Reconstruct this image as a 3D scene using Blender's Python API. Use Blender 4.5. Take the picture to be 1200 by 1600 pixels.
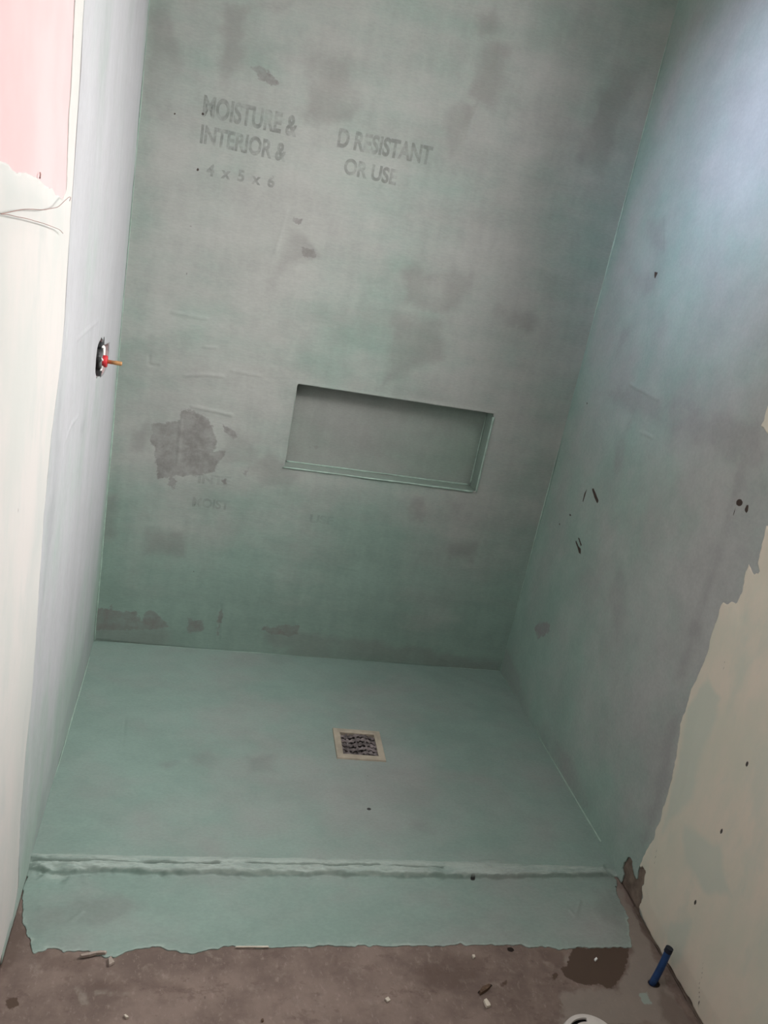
import bpy, bmesh, math, random
import numpy as np
from mathutils import Vector, Matrix

# ------------------------------------------------------------------ clear
for o in list(bpy.data.objects):
    bpy.data.objects.remove(o, do_unlink=True)
scene = bpy.context.scene
C = scene.collection
random.seed(4)

# ------------------------------------------------------------------ camera
S = 1.3                                   # width of the shower in metres
FPX = 1290.284
YAW, PITCH, ROLL = 0.2484757, -0.3207895, 0.1981477
CAM = np.array([0.1678254, -1.7559050, 1.0029259]) * S
fw = np.array([math.sin(YAW)*math.cos(PITCH), math.cos(YAW)*math.cos(PITCH), math.sin(PITCH)])
r0 = np.array([math.cos(YAW), -math.sin(YAW), 0.0]); u0 = np.cross(r0, fw)
rt = math.cos(ROLL)*r0 + math.sin(ROLL)*u0
up = -math.sin(ROLL)*r0 + math.cos(ROLL)*u0
cam = bpy.data.objects.new('camera', bpy.data.cameras.new('camera'))
C.objects.link(cam)
cam.matrix_world = Matrix(((rt[0], up[0], -fw[0], CAM[0]), (rt[1], up[1], -fw[1], CAM[1]),
                           (rt[2], up[2], -fw[2], CAM[2]), (0, 0, 0, 1)))
cam.data.sensor_fit = 'VERTICAL'; cam.data.sensor_height = 36.0
cam.data.lens = FPX/1600*36.0; cam.data.clip_start = 0.02
scene.camera = cam

# ------------------------------------------------------------------ colour, world, lights
vs = scene.view_settings
vs.view_transform = 'Standard'; vs.look = 'None'; vs.gamma = 1.0; vs.use_curve_mapping = False
vs.exposure = 0.0
w = bpy.data.worlds.new('world'); scene.world = w; w.use_nodes = True
w.node_tree.nodes['Background'].inputs[0].default_value = (0.75, 0.85, 1, 1)
w.node_tree.nodes['Background'].inputs[1].default_value = 0.1

def area(name, loc, target, sx, sy, power, col, spread=180):
    l = bpy.data.lights.new(name, 'AREA'); l.shape = 'RECTANGLE'; l.size = sx; l.size_y = sy
    l.energy = power; l.color = col; l.spread = math.radians(spread)
    o = bpy.data.objects.new(name, l); C.objects.link(o); o.location = loc
    o.rotation_euler = (Vector(target)-Vector(loc)).to_track_quat('-Z', 'Y').to_euler()
    return o
# daylight through the window in the right wall: level light, steep sky light, added fill in the opening
area('window_daylight', (S+.17, -1.0, 1.60), (0, -1.0, 1.56), .62, .62, 37, (1.0, 0.965, 0.94))
area('window_sky', (S+.42, -1.05, 2.12), (.3, -.85, .75), .80, .80, 78, (1.0, 0.985, 0.97))
area('added_window_fill', (S+.02, -1.0, 1.66), (.2, -.7, .6), .40, .40, 4.4, (1.0, 0.97, 0.95), 110)
# added unseen fills: overhead, from the left, cool patch on the right wall
area('added_overhead_fill', (.5, -1.2, 2.4), (.5, -1.2, 0), .30, .30, 5.5, (1.0, 0.99, 0.96))
area('added_left_fill', (.05, -1.9, 1.5), (1.3, -1.2, .9), .4, .6, 5.2, (0.96, 0.98, 1.0))
area('added_cool_patch', (.12, -1.05, 2.40), (1.3, -.52, 1.62), .20, .20, 2.0, (0.58, 0.72, 1.0), 38)

# ------------------------------------------------------------------ helpers
def fr_back(u, v, h):  return np.stack([u, -h, v], -1)
def fr_right(u, v, h): return np.stack([S-h, -u, v], -1)
def fr_left(u, v, h):  return np.stack([h, -u, v], -1)
def fr_floor(u, v, h): return np.stack([u, -v, h], -1)
def ray(q):
    return fw + rt*(q[0]-600)/FPX - up*(q[1]-800)/FPX
def hit(q, axis, val):
    d = ray(q); t = (val-CAM[axis])/d[axis]
    return CAM + t*d
def PB(pts): return np.array([[hit(q, 1, 0.0)[0], hit(q, 1, 0.0)[2]] for q in pts])
def PR(pts): return np.array([[-hit(q, 0, S)[1], hit(q, 0, S)[2]] for q in pts])
def PL(pts): return np.array([[-hit(q, 0, 0.0)[1], hit(q, 0, 0.0)[2]] for q in pts])
def PF(pts): return np.array([[hit(q, 2, 0.0)[0], -hit(q, 2, 0.0)[1]] for q in pts])

def _hash(ix, iy, seed):
    n = (ix.astype(np.int64)*374761393 + iy.astype(np.int64)*668265263 + seed*974634777) & 0x7fffffff
    n = ((n ^ (n >> 13))*1274126177) & 0x7fffffff
    n = n ^ (n >> 16)
    return (n & 0xffff)/65535.0
def vnoise(x, y, seed=0):
    ix = np.floor(x); iy = np.floor(y); fx = x-ix; fy = y-iy
    fx = fx*fx*(3-2*fx); fy = fy*fy*(3-2*fy)
    a = _hash(ix, iy, seed); b = _hash(ix+1, iy, seed); c = _hash(ix, iy+1, seed); d = _hash(ix+1, iy+1, seed)
    return (a+(b-a)*fx)*(1-fy) + (c+(d-c)*fx)*fy
def fbm(x, y, seed=0, octv=4):
    s = 0; a = 0.5; t = 0
    for k in range(octv):
        s = s + a*vnoise(x*2**k, y*2**k, seed+k*17); t += a; a *= 0.5
    return s/t*2-1                      # -1 .. 1
def sd_poly(u, v, poly):                # + inside
    P = np.asarray(poly); n = len(P)
    d = np.full(u.shape, 1e9); inside = np.zeros(u.shape, bool)
    for i in range(n):
        a = P[i]; b = P[(i+1) % n]; e = b-a
        L = max((e**2).sum(), 1e-12)
        t = np.clip(((u-a[0])*e[0]+(v-a[1])*e[1])/L, 0, 1)
        d = np.minimum(d, (u-a[0]-t*e[0])**2+(v-a[1]-t*e[1])**2)
        if abs(e[1]) > 1e-12:
            c = ((a[1] > v) != (b[1] > v)) & (u < e[0]*(v-a[1])/e[1]+a[0])
            inside ^= c
    d = np.sqrt(d)
    return np.where(inside, d, -d)
def sd_line(u, v, pts):                 # distance to polyline
    P = np.asarray(pts); d = np.full(u.shape, 1e9)
    for i in range(len(P)-1):
        a = P[i]; e = P[i+1]-a; L = max((e**2).sum(), 1e-12)
        t = np.clip(((u-a[0])*e[0]+(v-a[1])*e[1])/L, 0, 1)
        d = np.minimum(d, (u-a[0]-t*e[0])**2+(v-a[1]-t*e[1])**2)
    return np.sqrt(d)
def sd_rect(u, v, x0, x1, y0, y1):
    return np.minimum(np.minimum(u-x0, x1-u), np.minimum(v-y0, y1-v))
def union(u, v, polys):
    d = np.full(u.shape, -1.0)
    for p in polys: d = np.maximum(d, sd_poly(u, v, p))
    return d
def gauss(u, v, blobs):                 # blobs: (centre u, v, radius u, radius v, amount)
    s = np.zeros(u.shape)
    for (a, b, ra, rb, k) in blobs:
        s += k*np.exp(-((u-a)/ra)**2-((v-b)/rb)**2)
    return s

def link(name, me, mat=None, parent=None, smooth=False):
    o = bpy.data.objects.new(name, me); C.objects.link(o)
    if mat: me.materials.append(mat)
    if parent: o.parent = parent
    if smooth:
        me.polygons.foreach_set('use_smooth', [True]*len(me.polygons))
    return o
def from_bm(name, bm, mat=None, parent=None, smooth=False):
    me = bpy.data.meshes.new(name); bm.normal_update(); bm.to_mesh(me); bm.free()
    return link(name, me, mat, parent, smooth)
def add_box(bm, x0, x1, y0, y1, z0, z1):
    vs_ = [bm.verts.new(p) for p in ((x0,y0,z0),(x1,y0,z0),(x1,y1,z0),(x0,y1,z0),(x0,y0,z1),(x1,y0,z1),(x1,y1,z1),(x0,y1,z1))]
    for f in ((3,2,1,0),(4,5,6,7),(0,1,5,4),(1,2,6,5),(2,3,7,6),(3,0,4,7)):
        bm.faces.new([vs_[i] for i in f])
def structure(o, label=None):
    o['kind'] = 'structure'
    if label: o['label'] = label
    return o
def tag(o, label, cat, group=None):
    o['label'] = label; o['category'] = cat
    if group: o['group'] = group
    return o
def empty(name, loc, label, cat, group=None):
    o = bpy.data.objects.new(name, None); C.objects.link(o); o.location = loc
    o.empty_display_size = 0.03
    return tag(o, label, cat, group)

def sheet(name, frame, u0, u1, v0, v1, step, sd, disp, attrs, mat, parent=None, skirt=0.002, rows=None):
    """A coat or a wall face: a fine grid trimmed to sd>0, displaced by disp, with side skirts."""
    nu = int(round((u1-u0)/step))+1; nv = int(round((v1-v0)/step))+1
    vv = np.linspace(v0, v1, nv)
    if rows is not None: vv = rows; nv = len(rows); v1 = rows[-1]
    U, V = np.meshgrid(np.linspace(u0, u1, nu), vv, indexing='ij')
    U = U.ravel(); V = V.ravel()
    idx = np.arange(nu*nv).reshape(nu, nv)
    quads = np.stack([idx[:-1,:-1], idx[1:,:-1], idx[1:,1:], idx[:-1,1:]], -1).reshape(-1, 4)
    if sd is not None:
        D = sd(U, V)
        keep = (D[quads] > 0).any(1); quads = quads[keep]
        used = np.unique(quads); out = used[D[used] <= 0]
        u = U[out].copy(); v = V[out].copy(); h = step*0.2
        for _ in range(4):
            d = sd(u, v); gu = (sd(u+h, v)-sd(u-h, v))/(2*h); gv = (sd(u, v+h)-sd(u, v-h))/(2*h)
            g = np.maximum(gu*gu+gv*gv, 0.15); st = np.clip(-d/g, -step, step)
            u = np.clip(u+gu*st, u0, u1); v = np.clip(v+gv*st, v0, v1)
        lim = 1.3*step
        U[out] += np.clip(u-U[out], -lim, lim); V[out] += np.clip(v-V[out], -lim, lim)
    used = np.unique(quads); remap = np.full(nu*nv, -1); remap[used] = np.arange(len(used))
    quads = remap[quads]; U = U[used]; V = V[used]
    H = disp(U, V)
    co = frame(U, V, H)
    # orientation
    a, b, c = co[quads[0,0]], co[quads[0,1]], co[quads[0,2]]
    nrm = np.cross(b-a, c-a); want = frame(U[:1], V[:1], H[:1]+1.0)[0]-co[0]
    if nrm @ want < 0: quads = quads[:, ::-1]
    # skirts
    e = np.concatenate([quads[:, [i, (i+1) % 4]] for i in range(4)])
    key = np.sort(e, 1); k1 = key[:,0].astype(np.int64)*len(U)+key[:,1]
    _, inv, cnt = np.unique(k1, return_inverse=True, return_counts=True)
    be = e[cnt[inv] == 1]
    bv = np.unique(be); low = np.full(len(U), -1); low[bv] = len(U)+np.arange(len(bv))
    co = np.concatenate([co, frame(U[bv], V[bv], H[bv]-skirt)])
    sk = np.stack([be[:,1], be[:,0], low[be[:,0]], low[be[:,1]]], -1)
    allq = np.concatenate([quads, sk])
    me = bpy.data.meshes.new(name)
    me.vertices.add(len(co)); me.vertices.foreach_set('co', co.astype(np.float32).ravel())
    me.loops.add(allq.size); me.loops.foreach_set('vertex_index', allq.astype(np.int32).ravel())
    me.polygons.add(len(allq)); me.polygons.foreach_set('loop_start', np.arange(0, allq.size, 4, dtype=np.int32))
    sm = np.ones(len(allq), bool); sm[len(quads):] = False
    me.polygons.foreach_set('use_smooth', sm)
    me.update(calc_edges=True)
    for k, f in attrs.items():
        x = f(U, V); x = np.concatenate([x, x[bv]]).astype(np.float32)
        at = me.attributes.new(k, 'FLOAT', 'POINT'); at.data.foreach_set('value', x)
    return link(name, me, mat, parent)

# ------------------------------------------------------------------ materials
class NT:
    def __init__(s, name):
        m = bpy.data.materials.new(name); m.use_nodes = True
        s.m = m; s.t = m.node_tree; s.b = s.t.nodes['Principled BSDF']
        s.co = s.t.nodes.new('ShaderNodeTexCoord')
    def n(s, typ, **kw):
        x = s.t.nodes.new(typ)
        for k, v in kw.items(): setattr(x, k, v)
        return x
    def l(s, a, b): s.t.links.new(a, b)
    def noise(s, scale, detail=4, rough=0.55, stretch=(1, 1, 1)):
        mp = s.n('ShaderNodeMapping'); mp.inputs['Scale'].default_value = stretch
        s.l(s.co.outputs['Object'], mp.inputs[0])
        x = s.n('ShaderNodeTexNoise'); x.inputs['Scale'].default_value = scale
        x.inputs['Detail'].default_value = detail; x.inputs['Roughness'].default_value = rough
        s.l(mp.outputs[0], x.inputs['Vector']); return x.outputs[0]
    def ramp(s, v, a, b, c=0.0, d=1.0):
        x = s.n('ShaderNodeMapRange'); x.interpolation_type = 'SMOOTHSTEP'
        x.inputs[1].default_value = a; x.inputs[2].default_value = b
        x.inputs[3].default_value = c; x.inputs[4].default_value = d
        s.l(v, x.inputs[0]); return x.outputs[0]
    def math(s, op, a, b):
        x = s.n('ShaderNodeMath', operation=op)
        for i, q in enumerate((a, b)):
            if isinstance(q, (int, float)): x.inputs[i].default_value = q
            else: s.l(q, x.inputs[i])
        return x.outputs[0]
    def attr(s, name):
        x = s.n('ShaderNodeAttribute', attribute_name=name); return x.outputs['Fac']
    def mix(s, f, a, b):
        x = s.n('ShaderNodeMix', data_type='RGBA')
        if isinstance(f, (int, float)): x.inputs['Factor'].default_value = f
        else: s.l(f, x.inputs['Factor'])
        for k, q in ((6, a), (7, b)):
            if isinstance(q, tuple): x.inputs[k].default_value = (*q, 1)
            else: s.l(q, x.inputs[k])
        return x.outputs[2]
    def color(s, c):
        if isinstance(c, tuple): s.b.inputs['Base Color'].default_value = (*c, 1)
        else: s.l(c, s.b.inputs['Base Color'])
    def bump(s, h, strength, dist=0.001):
        x = s.n('ShaderNodeBump'); x.inputs['Strength'].default_value = strength
        x.inputs['Distance'].default_value = dist; s.l(h, x.inputs['Height'])
        s.l(x.outputs[0], s.b.inputs['Normal'])
    def rough(s, r, spec=0.3):
        s.b.inputs['Roughness'].default_value = r; s.b.inputs['Specular IOR Level'].default_value = spec
        return s

def coat_material(name, teal, grey, worn, mark, stretch, faint_k=0.42, grain=0.045, mottle=0.085, paler=None):
    t = NT(name)
    blot = t.noise(3.2, 5, 0.6)
    streak = t.noise(9.0, 4, 0.6, stretch)
    fine = t.noise(160.0, 3, 0.6, stretch)
    edge = t.math('MULTIPLY', t.math('SUBTRACT', t.noise(48, 6, 0.72), 0.5), 0.034)
    g = t.math('ADD', t.attr('grey'), t.math('ADD', t.math('MULTIPLY', t.math('SUBTRACT', blot, 0.5), 1.6),
                                            t.math('MULTIPLY', t.math('SUBTRACT', streak, 0.5), 1.0)))
    base = t.mix(t.ramp(g, -0.1, 1.1, 0.04, 0.96), teal, grey)
    mott = t.math('ADD', t.math('MULTIPLY', t.noise(5.5, 6, 0.62, stretch), .6), t.math('MULTIPLY', t.noise(17, 5, 0.65, (stretch[2], stretch[1], stretch[0])), .4))
    hv = t.n('ShaderNodeHueSaturation'); t.l(base, hv.inputs['Color']); t.l(t.ramp(mott, .34, .66, 1-mottle, 1+mottle), hv.inputs['Value']); base = hv.outputs[0]
    base = t.mix(t.math('MULTIPLY', t.ramp(t.attr('faint'), 0.0, 1.0), faint_k), base, worn)
    f2 = t.ramp(t.math('ADD', t.attr('worn'), edge), -0.0015, 0.0025)
    base = t.mix(t.math('MULTIPLY', f2, t.ramp(t.noise(20, 6, .7), 0.35, 0.65, 0.40, 0.92)), base, worn)
    f3 = t.ramp(t.math('ADD', t.attr('mark'), t.math('MULTIPLY', edge, 0.05)), -0.0006, 0.0008)
    base = t.mix(f3, base, mark)
    if paler: base = t.mix(t.math('MULTIPLY', t.ramp(t.math('ADD', t.attr('paler'), t.math('MULTIPLY', t.math('SUBTRACT', t.noise(55, 5, .7, (.35, 1, 1)), .5), 1.6)), .2, 1.0), .75), base, paler)
    gr = t.ramp(fine, 0.25, 0.75, 1-grain, 1+grain)
    hs = t.n('ShaderNodeHueSaturation'); t.l(base, hs.inputs['Color']); t.l(gr, hs.inputs['Value'])
    t.color(hs.outputs[0])
    hgt = t.math('ADD', t.math('MULTIPLY', fine, 0.35), t.noise(45, 4, 0.6, stretch))
    t.bump(hgt, 0.22, 0.0012)
    t.rough(0.62, 0.25)
    return t.m

TEAL = (0.232, 0.325, 0.282); GREY = (0.372, 0.380, 0.360); WORN = (0.20, 0.193, 0.185); MARK = (0.05, 0.032, 0.026)
M_back = coat_material('back_wall_membrane', TEAL, GREY, WORN, MARK, (0.5, 1, 1.6))
M_right = coat_material('right_wall_membrane', (0.275, 0.385, 0.335), (0.385, 0.385, 0.375), (0.25, 0.245, 0.24), MARK, (1, 0.9, 0.9))
M_left = coat_material('left_wall_membrane', (0.33, 0.42, 0.375), (0.465, 0.465, 0.492), (0.30, 0.31, 0.33), MARK, (1, 1.7, 0.4), mottle=.055)
M_floor = coat_material('floor_membrane', (0.228, 0.318, 0.282), (0.29, 0.305, 0.292), (0.19, 0.20, 0.19), (0.03, 0.03, 0.03), (0.8, 1.3, 1), mottle=.06, paler=(0.40, 0.465, 0.43))
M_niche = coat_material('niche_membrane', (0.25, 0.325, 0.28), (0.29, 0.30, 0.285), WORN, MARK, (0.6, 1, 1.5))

def plaster_material(name, a, b, c, mark=(0.06, 0.05, 0.045)):
    t = NT(name)
    f = t.ramp(t.noise(4.5, 5, 0.6, (1, 1.4, 0.7)), 0.38, 0.64)
    g = t.ramp(t.noise(8, 5, 0.6, (1, 1.4, 0.6)), 0.5, 0.7)
    base = t.mix(f, a, b); base = t.mix(t.math('MULTIPLY', g, 0.6), base, c)
    f2 = t.ramp(t.attr('faint'), 0.0, 1.0)
    base = t.mix(t.math('MULTIPLY', f2, 0.8), base, c)
    f3 = t.ramp(t.attr('mark'), -0.0006, 0.0008)
    base = t.mix(f3, base, mark)
    t.color(base); t.bump(t.noise(60, 5, 0.6), 0.25, 0.001); t.rough(0.8, 0.2)
    return t.m
M_tan = plaster_material('tan_plaster', (0.70, 0.62, 0.52), (0.62, 0.60, 0.50), (0.54, 0.57, 0.49))
M_white = plaster_material('white_plaster', (0.59, 0.562, 0.545), (0.54, 0.545, 0.525), (0.495, 0.515, 0.50))

def plain(name, c, r=0.6, var=0.15, scale=40, spec=0.3, metal=0.0, bump=0.2):
    t = NT(name); f = t.noise(scale, 4)
    lo = tuple(x*(1-var) for x in c); hi = tuple(min(1, x*(1+var)) for x in c)
    t.color(t.mix(t.ramp(f, 0.3, 0.7), lo, hi)); t.rough(r, spec); t.b.inputs['Metallic'].default_value = metal
    if bump: t.bump(t.noise(scale*3, 3), bump, 0.0006)
    return t.m
M_pink = plain('pink_plasterboard', (0.64, 0.475, 0.48), 0.85, 0.05, 6)
M_brown = plain('bare_cement_board', (0.17, 0.13, 0.105), 0.9, 0.3, 30, bump=0.5)
M_ceil = plain('ceiling_plaster', (0.22, 0.20, 0.18), 0.9, 0.04, 5)
M_dark = plain('dark_cavity', (0.03, 0.03, 0.032), 0.9, 0.2)
M_bead = plain('sealant', (0.33, 0.44, 0.38), 0.5, 0.12, 60)

def concrete():
    t = NT('bare_concrete_floor')
    f = t.ramp(t.noise(7, 6, 0.65), 0.36, 0.66)
    base = t.mix(f, (0.150, 0.112, 0.097), (0.235, 0.180, 0.155))
    base = t.mix(t.math('MULTIPLY', t.ramp(t.noise(120, 4, 0.75, (1, .5, 1)), 0.55, 0.7), 0.45), base, (0.33, 0.27, 0.24))
    base = t.mix(t.math('MULTIPLY', t.ramp(t.noise(14, 8, 0.75, (1, 1.6, 1)), 0.55, 0.62), 0.5), base, (0.125, 0.088, 0.075))
    base = t.mix(t.math('MULTIPLY', t.ramp(t.noise(26, 5, 0.7), 0.55, 0.72), 0.55), base, (0.29, 0.24, 0.21))
    base = t.mix(t.math('MULTIPLY', t.ramp(t.noise(60, 4, 0.7), 0.6, 0.75), 0.4), base, (0.09, 0.06, 0.05))
    edge = t.math('MULTIPLY', t.math('SUBTRACT', t.noise(90, 4, 0.65), 0.5), 0.014)
    base = t.mix(t.math('MULTIPLY', t.ramp(t.math('ADD', t.attr('light'), edge), -0.004, 0.006), 0.75), base, (0.27, 0.235, 0.205))
    base = t.mix(t.ramp(t.math('ADD', t.attr('worn'), edge), -0.0015, 0.0015), base, (0.092, 0.063, 0.048))
    base = t.mix(t.math('MULTIPLY', t.ramp(t.math('ADD', t.attr('faint'), edge), -0.008, 0.01), 0.5), base, (0.115, 0.08, 0.066))
    base = t.mix(t.math('MULTIPLY', t.ramp(t.math('ADD', t.attr('smear'), edge), -0.001, 0.002), 0.7), base, (0.30, 0.38, 0.34))
    base = t.mix(t.ramp(t.attr('mark'), -0.0006, 0.0008), base, (0.02, 0.014, 0.012))
    t.color(base); t.bump(t.noise(50, 6, 0.7), 0.5, 0.002); t.rough(0.85, 0.2)
    return t.m
M_conc = concrete()

# ================================================================== SETTING
ZC = 2.45; YF = -3.45
NX0, NX1, NZ0, NZ1 = 0.4815, 1.0660, 0.6220, 0.8660     # niche opening
ND = 0.056
zero = lambda u, v: np.full(u.shape, -1.0)
zer = lambda u, v: np.zeros(u.shape)

# ---- back wall
Bw = [PB(p) for p in (
    [(238,660),(280,658),(283,642),(300,640),(322,650),(332,668),(338,690),(335,705),(355,705),(335,735),(318,742),(245,748),(243,700),(234,690)],
    [(346,662),(362,668),(372,682),(366,686),(352,676)],
    [(150,948),(170,952),(174,944),(177,954),(212,956),(214,966),(218,962),(222,968),(226,956),(240,955),(258,972),(262,980),(240,984),(150,984)],
    [(293,965),(305,970),(315,968),(320,982),(310,988),(293,990)],
    [(345,950),(348,952),(344,975),(341,1000),(339,1000),(340,968)],
    [(408,978),(418,976),(422,982),(440,977),(468,977),(465,990),(450,994),(425,990),(410,984)],
    [(391,103),(412,102),(440,132),(425,135),(405,125)],
    [(380,738),(388,732),(386,746)], [(346,750),(354,748),(352,758)],
    [(455,336),(472,342),(470,350),(458,346)], [(470,385),(488,390),(492,402),(474,402)],
    [(265,742),(276,750),(270,764),(262,755)])]
Bf = [PB(p) for p in (
    [(350,5),(388,5),(390,20),(376,60),(384,85),(376,105),(358,130),(352,140),(343,138),(348,60)],
    [(408,5),(455,3),(455,28),(430,20)],
    [(475,100),(490,88),(545,90),(560,130),(563,170),(545,185),(530,190),(475,190),(478,140)],
    [(232,5),(262,5),(275,60),(278,140),(262,185),(248,190),(232,165),(220,160)],
    [(742,20),(775,12),(783,50),(765,65),(748,55)], [(700,160),(745,165),(735,190),(705,240),(690,200)],
    [(205,670),(232,662),(234,690),(222,712),(206,704)],
    [(150,975),(258,975),(290,1015),(148,1006)], [(415,990),(500,985),(520,1005),(425,1020)],
    [(385,730),(420,700),(440,720),(470,740),(470,760),(440,765),(400,760)],
    [(360,672),(400,690),(410,720),(380,725),(340,730),(345,700)],
    [(632,425),(650,410),(660,430),(690,425),(740,425),(745,445),(720,480),(680,490),(635,470)],
    [(620,490),(700,500),(690,560),(600,600),(610,540)],
    [(455,360),(470,365),(490,380),(495,400),(450,420),(425,450),(420,440),(430,410)],
    [(770,470),(840,480),(835,520),(780,515)], [(640,780),(665,780),(660,815),(645,812)], [(700,780),(725,785),(718,810),(700,805)],
    [(690,840),(745,850),(740,880),(700,870)], [(730,150),(760,60),(800,70),(770,170)], [(230,830),(290,825),(290,870),(225,865)],
    [(900,250),(960,90),(1000,110),(940,280)], [(150,780),(180,775),(180,845),(155,845)], [(480,985),(780,1035),(778,1052),(430,1025)])]
Bscr = [(PB(p), wd, ht) for p, wd, ht in (
    ([(288,587),(320,585),(349,588)], .003, .0022), ([(363,579),(405,587)], .003, .0016), ([(300,635),(331,641),(363,649)], .003, .0025),
    ([(283,657),(280,690),(278,721)], .003, .0018), ([(270,488),(323,498)], .003, .0018), ([(320,542),(338,543)], .003, .0018),
    ([(230,8),(330,10),(400,15),(455,18)], .003, .0012), ([(233,556),(233,570),(246,572)], .002, -.002),
    ([(720,245),(735,190),(748,160)], .003, .0012), ([(690,320),(712,328)], .003, .0012), ([(775,110),(780,70)], .003, .0014),
    ([(450,325),(430,395)], .003, .0010), ([(690,1030),(700,1032)], .003, .0015), ([(150,1000),(240,1010),(330,1018)], .003, -.003), ([(200,1011),(300,1020)], .003, -.003),
    ([(345,945),(341,1000)], .002, -.0015), ([(530,885),(560,890)], .003, .001))]
def back_disp(u, v):
    h = 0.0025*fbm(u*3, v*3, 3) + 0.0007*fbm(u*18, v*30, 5) + 0.0012
    for p, wd, ht in Bscr: h = h + ht*np.exp(-(sd_line(u, v, p)/wd)**2)
    d = -sd_rect(u, v, NX0, NX1, NZ0, NZ1)
    e = np.exp(-(np.clip(d, 0, 1)/0.006)**2)
    h = h*(1-np.exp(-(np.clip(d, 0, 1)/0.03)**2)) + 0.0015*e*(1+fbm(u*30, v*30, 9))
    h = h + 0.006*np.exp(-np.minimum(u, S-u)/0.008)*0.3
    return h
def soft(polys, seed, amp=0.018, wid=0.017):
    def f(u, v):
        d = union(u, v, polys) + amp*fbm(u*28, v*28, seed)
        return np.clip(d/wid*0.5+0.5, 0, 1)*np.clip(0.75+0.6*fbm(u*11, v*11, seed+5), 0, 1)
    return f
def sharp(polys, seed, amp=0.004):
    return lambda u, v: union(u, v, polys) + 1.4*amp*fbm(u*38, v*38, seed, 4)
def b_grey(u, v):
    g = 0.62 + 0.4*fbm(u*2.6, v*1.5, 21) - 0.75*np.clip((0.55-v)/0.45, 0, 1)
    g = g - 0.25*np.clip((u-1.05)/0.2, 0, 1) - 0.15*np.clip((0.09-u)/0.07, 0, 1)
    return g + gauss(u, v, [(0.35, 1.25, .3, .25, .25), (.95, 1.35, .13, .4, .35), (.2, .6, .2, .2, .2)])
b_mark_c = PB([(309,265),(273,178),(317,178),(298,353),(292,428),(303,893)])
def b_mark(u, v):
    d = np.full(u.shape, -1.0)
    for i, c in enumerate(b_mark_c): d = np.maximum(d, (0.0036 if i in (0, 2) else 0.0026)-np.hypot(u-c[0], v-c[1]))
    return d
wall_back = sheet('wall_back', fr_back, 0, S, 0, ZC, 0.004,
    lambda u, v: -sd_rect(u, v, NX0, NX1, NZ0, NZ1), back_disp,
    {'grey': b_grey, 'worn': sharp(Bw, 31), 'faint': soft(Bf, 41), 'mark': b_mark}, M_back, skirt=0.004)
structure(wall_back, 'grey-green waterproofed shower back wall with a recessed niche')
bm = bmesh.new()                                         # the studwork behind the coat
for b in ((-.1, NX0-.01, 0, ZC), (NX1+.01, S+.1, 0, ZC), (NX0-.01, NX1+.01, 0, NZ0-.01), (NX0-.01, NX1+.01, NZ1+.01, ZC)):
    add_box(bm, b[0], b[1], 0.003, 0.10, b[2], b[3])
from_bm('backing_board', bm, M_brown, wall_back)

# ---- niche: five coated faces
def niche():
    bm = bmesh.new(); n = 24
    def face(fn, nu, nv):
        g = [[bm.verts.new(fn(i/nu, j/nv)) for j in range(nv+1)] for i in range(nu+1)]
        for i in range(nu):
            for j in range(nv):
                bm.faces.new((g[i][j], g[i+1][j], g[i+1][j+1], g[i][j+1]))
    W_ = NX1-NX0; H_ = NZ1-NZ0
    y0 = -0.0015
    face(lambda a, b: (NX0+a*W_, ND, NZ0+b*H_), 60, 30)
    face(lambda a, b: (NX0+a*W_, ND-b*(ND-y0), NZ0), 60, 10)
    face(lambda a, b: (NX0+a*W_, y0+b*(ND-y0), NZ1), 60, 10)
    face(lambda a, b: (NX0, y0+b*(ND-y0), NZ0+a*H_), 30, 10)
    face(lambda a, b: (NX1, ND-b*(ND-y0), NZ0+a*H_), 30, 10)
    bmesh.ops.remove_doubles(bm, verts=bm.verts, dist=1e-5)
    for v in bm.verts:
        n_ = fbm(np.array([v.co.x*14]), np.array([v.co.z*14+v.co.y*9]), 77)[0]
        v.co.y += 0.0012*n_ if v.co.y > 0.01 else 0
        v.co.z += 0.0010*n_
    bmesh.ops.recalc_face_normals(bm, faces=bm.faces)
    c = Vector(((NX0+NX1)/2, 0, (NZ0+NZ1)/2))
    f = max(bm.faces, key=lambda f: f.calc_area())
    if f.normal.dot(c-f.calc_center_median()) < 0: bmesh.ops.reverse_faces(bm, faces=bm.faces)
    for e in bm.edges: e.smooth = not (len(e.link_faces) == 2 and e.calc_face_angle(0) > 0.6)
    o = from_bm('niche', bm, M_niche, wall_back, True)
    me = o.data; co = np.empty(len(me.vertices)*3); me.vertices.foreach_get('co', co); co = co.reshape(-1, 3)
    x, y, z = co.T
    nw = [PB([(485,712),(500,708),(506,712),(492,716)])+np.array([0, .01])]
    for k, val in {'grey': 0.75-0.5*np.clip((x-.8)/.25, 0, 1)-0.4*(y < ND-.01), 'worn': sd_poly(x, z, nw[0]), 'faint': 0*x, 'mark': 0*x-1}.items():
        at = me.attributes.new(k, 'FLOAT', 'POINT'); at.data.foreach_set('value', val.astype(np.float32))
    o['label'] = 'recessed rectangular shower niche coated in grey-green'
    return o
niche()

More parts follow.
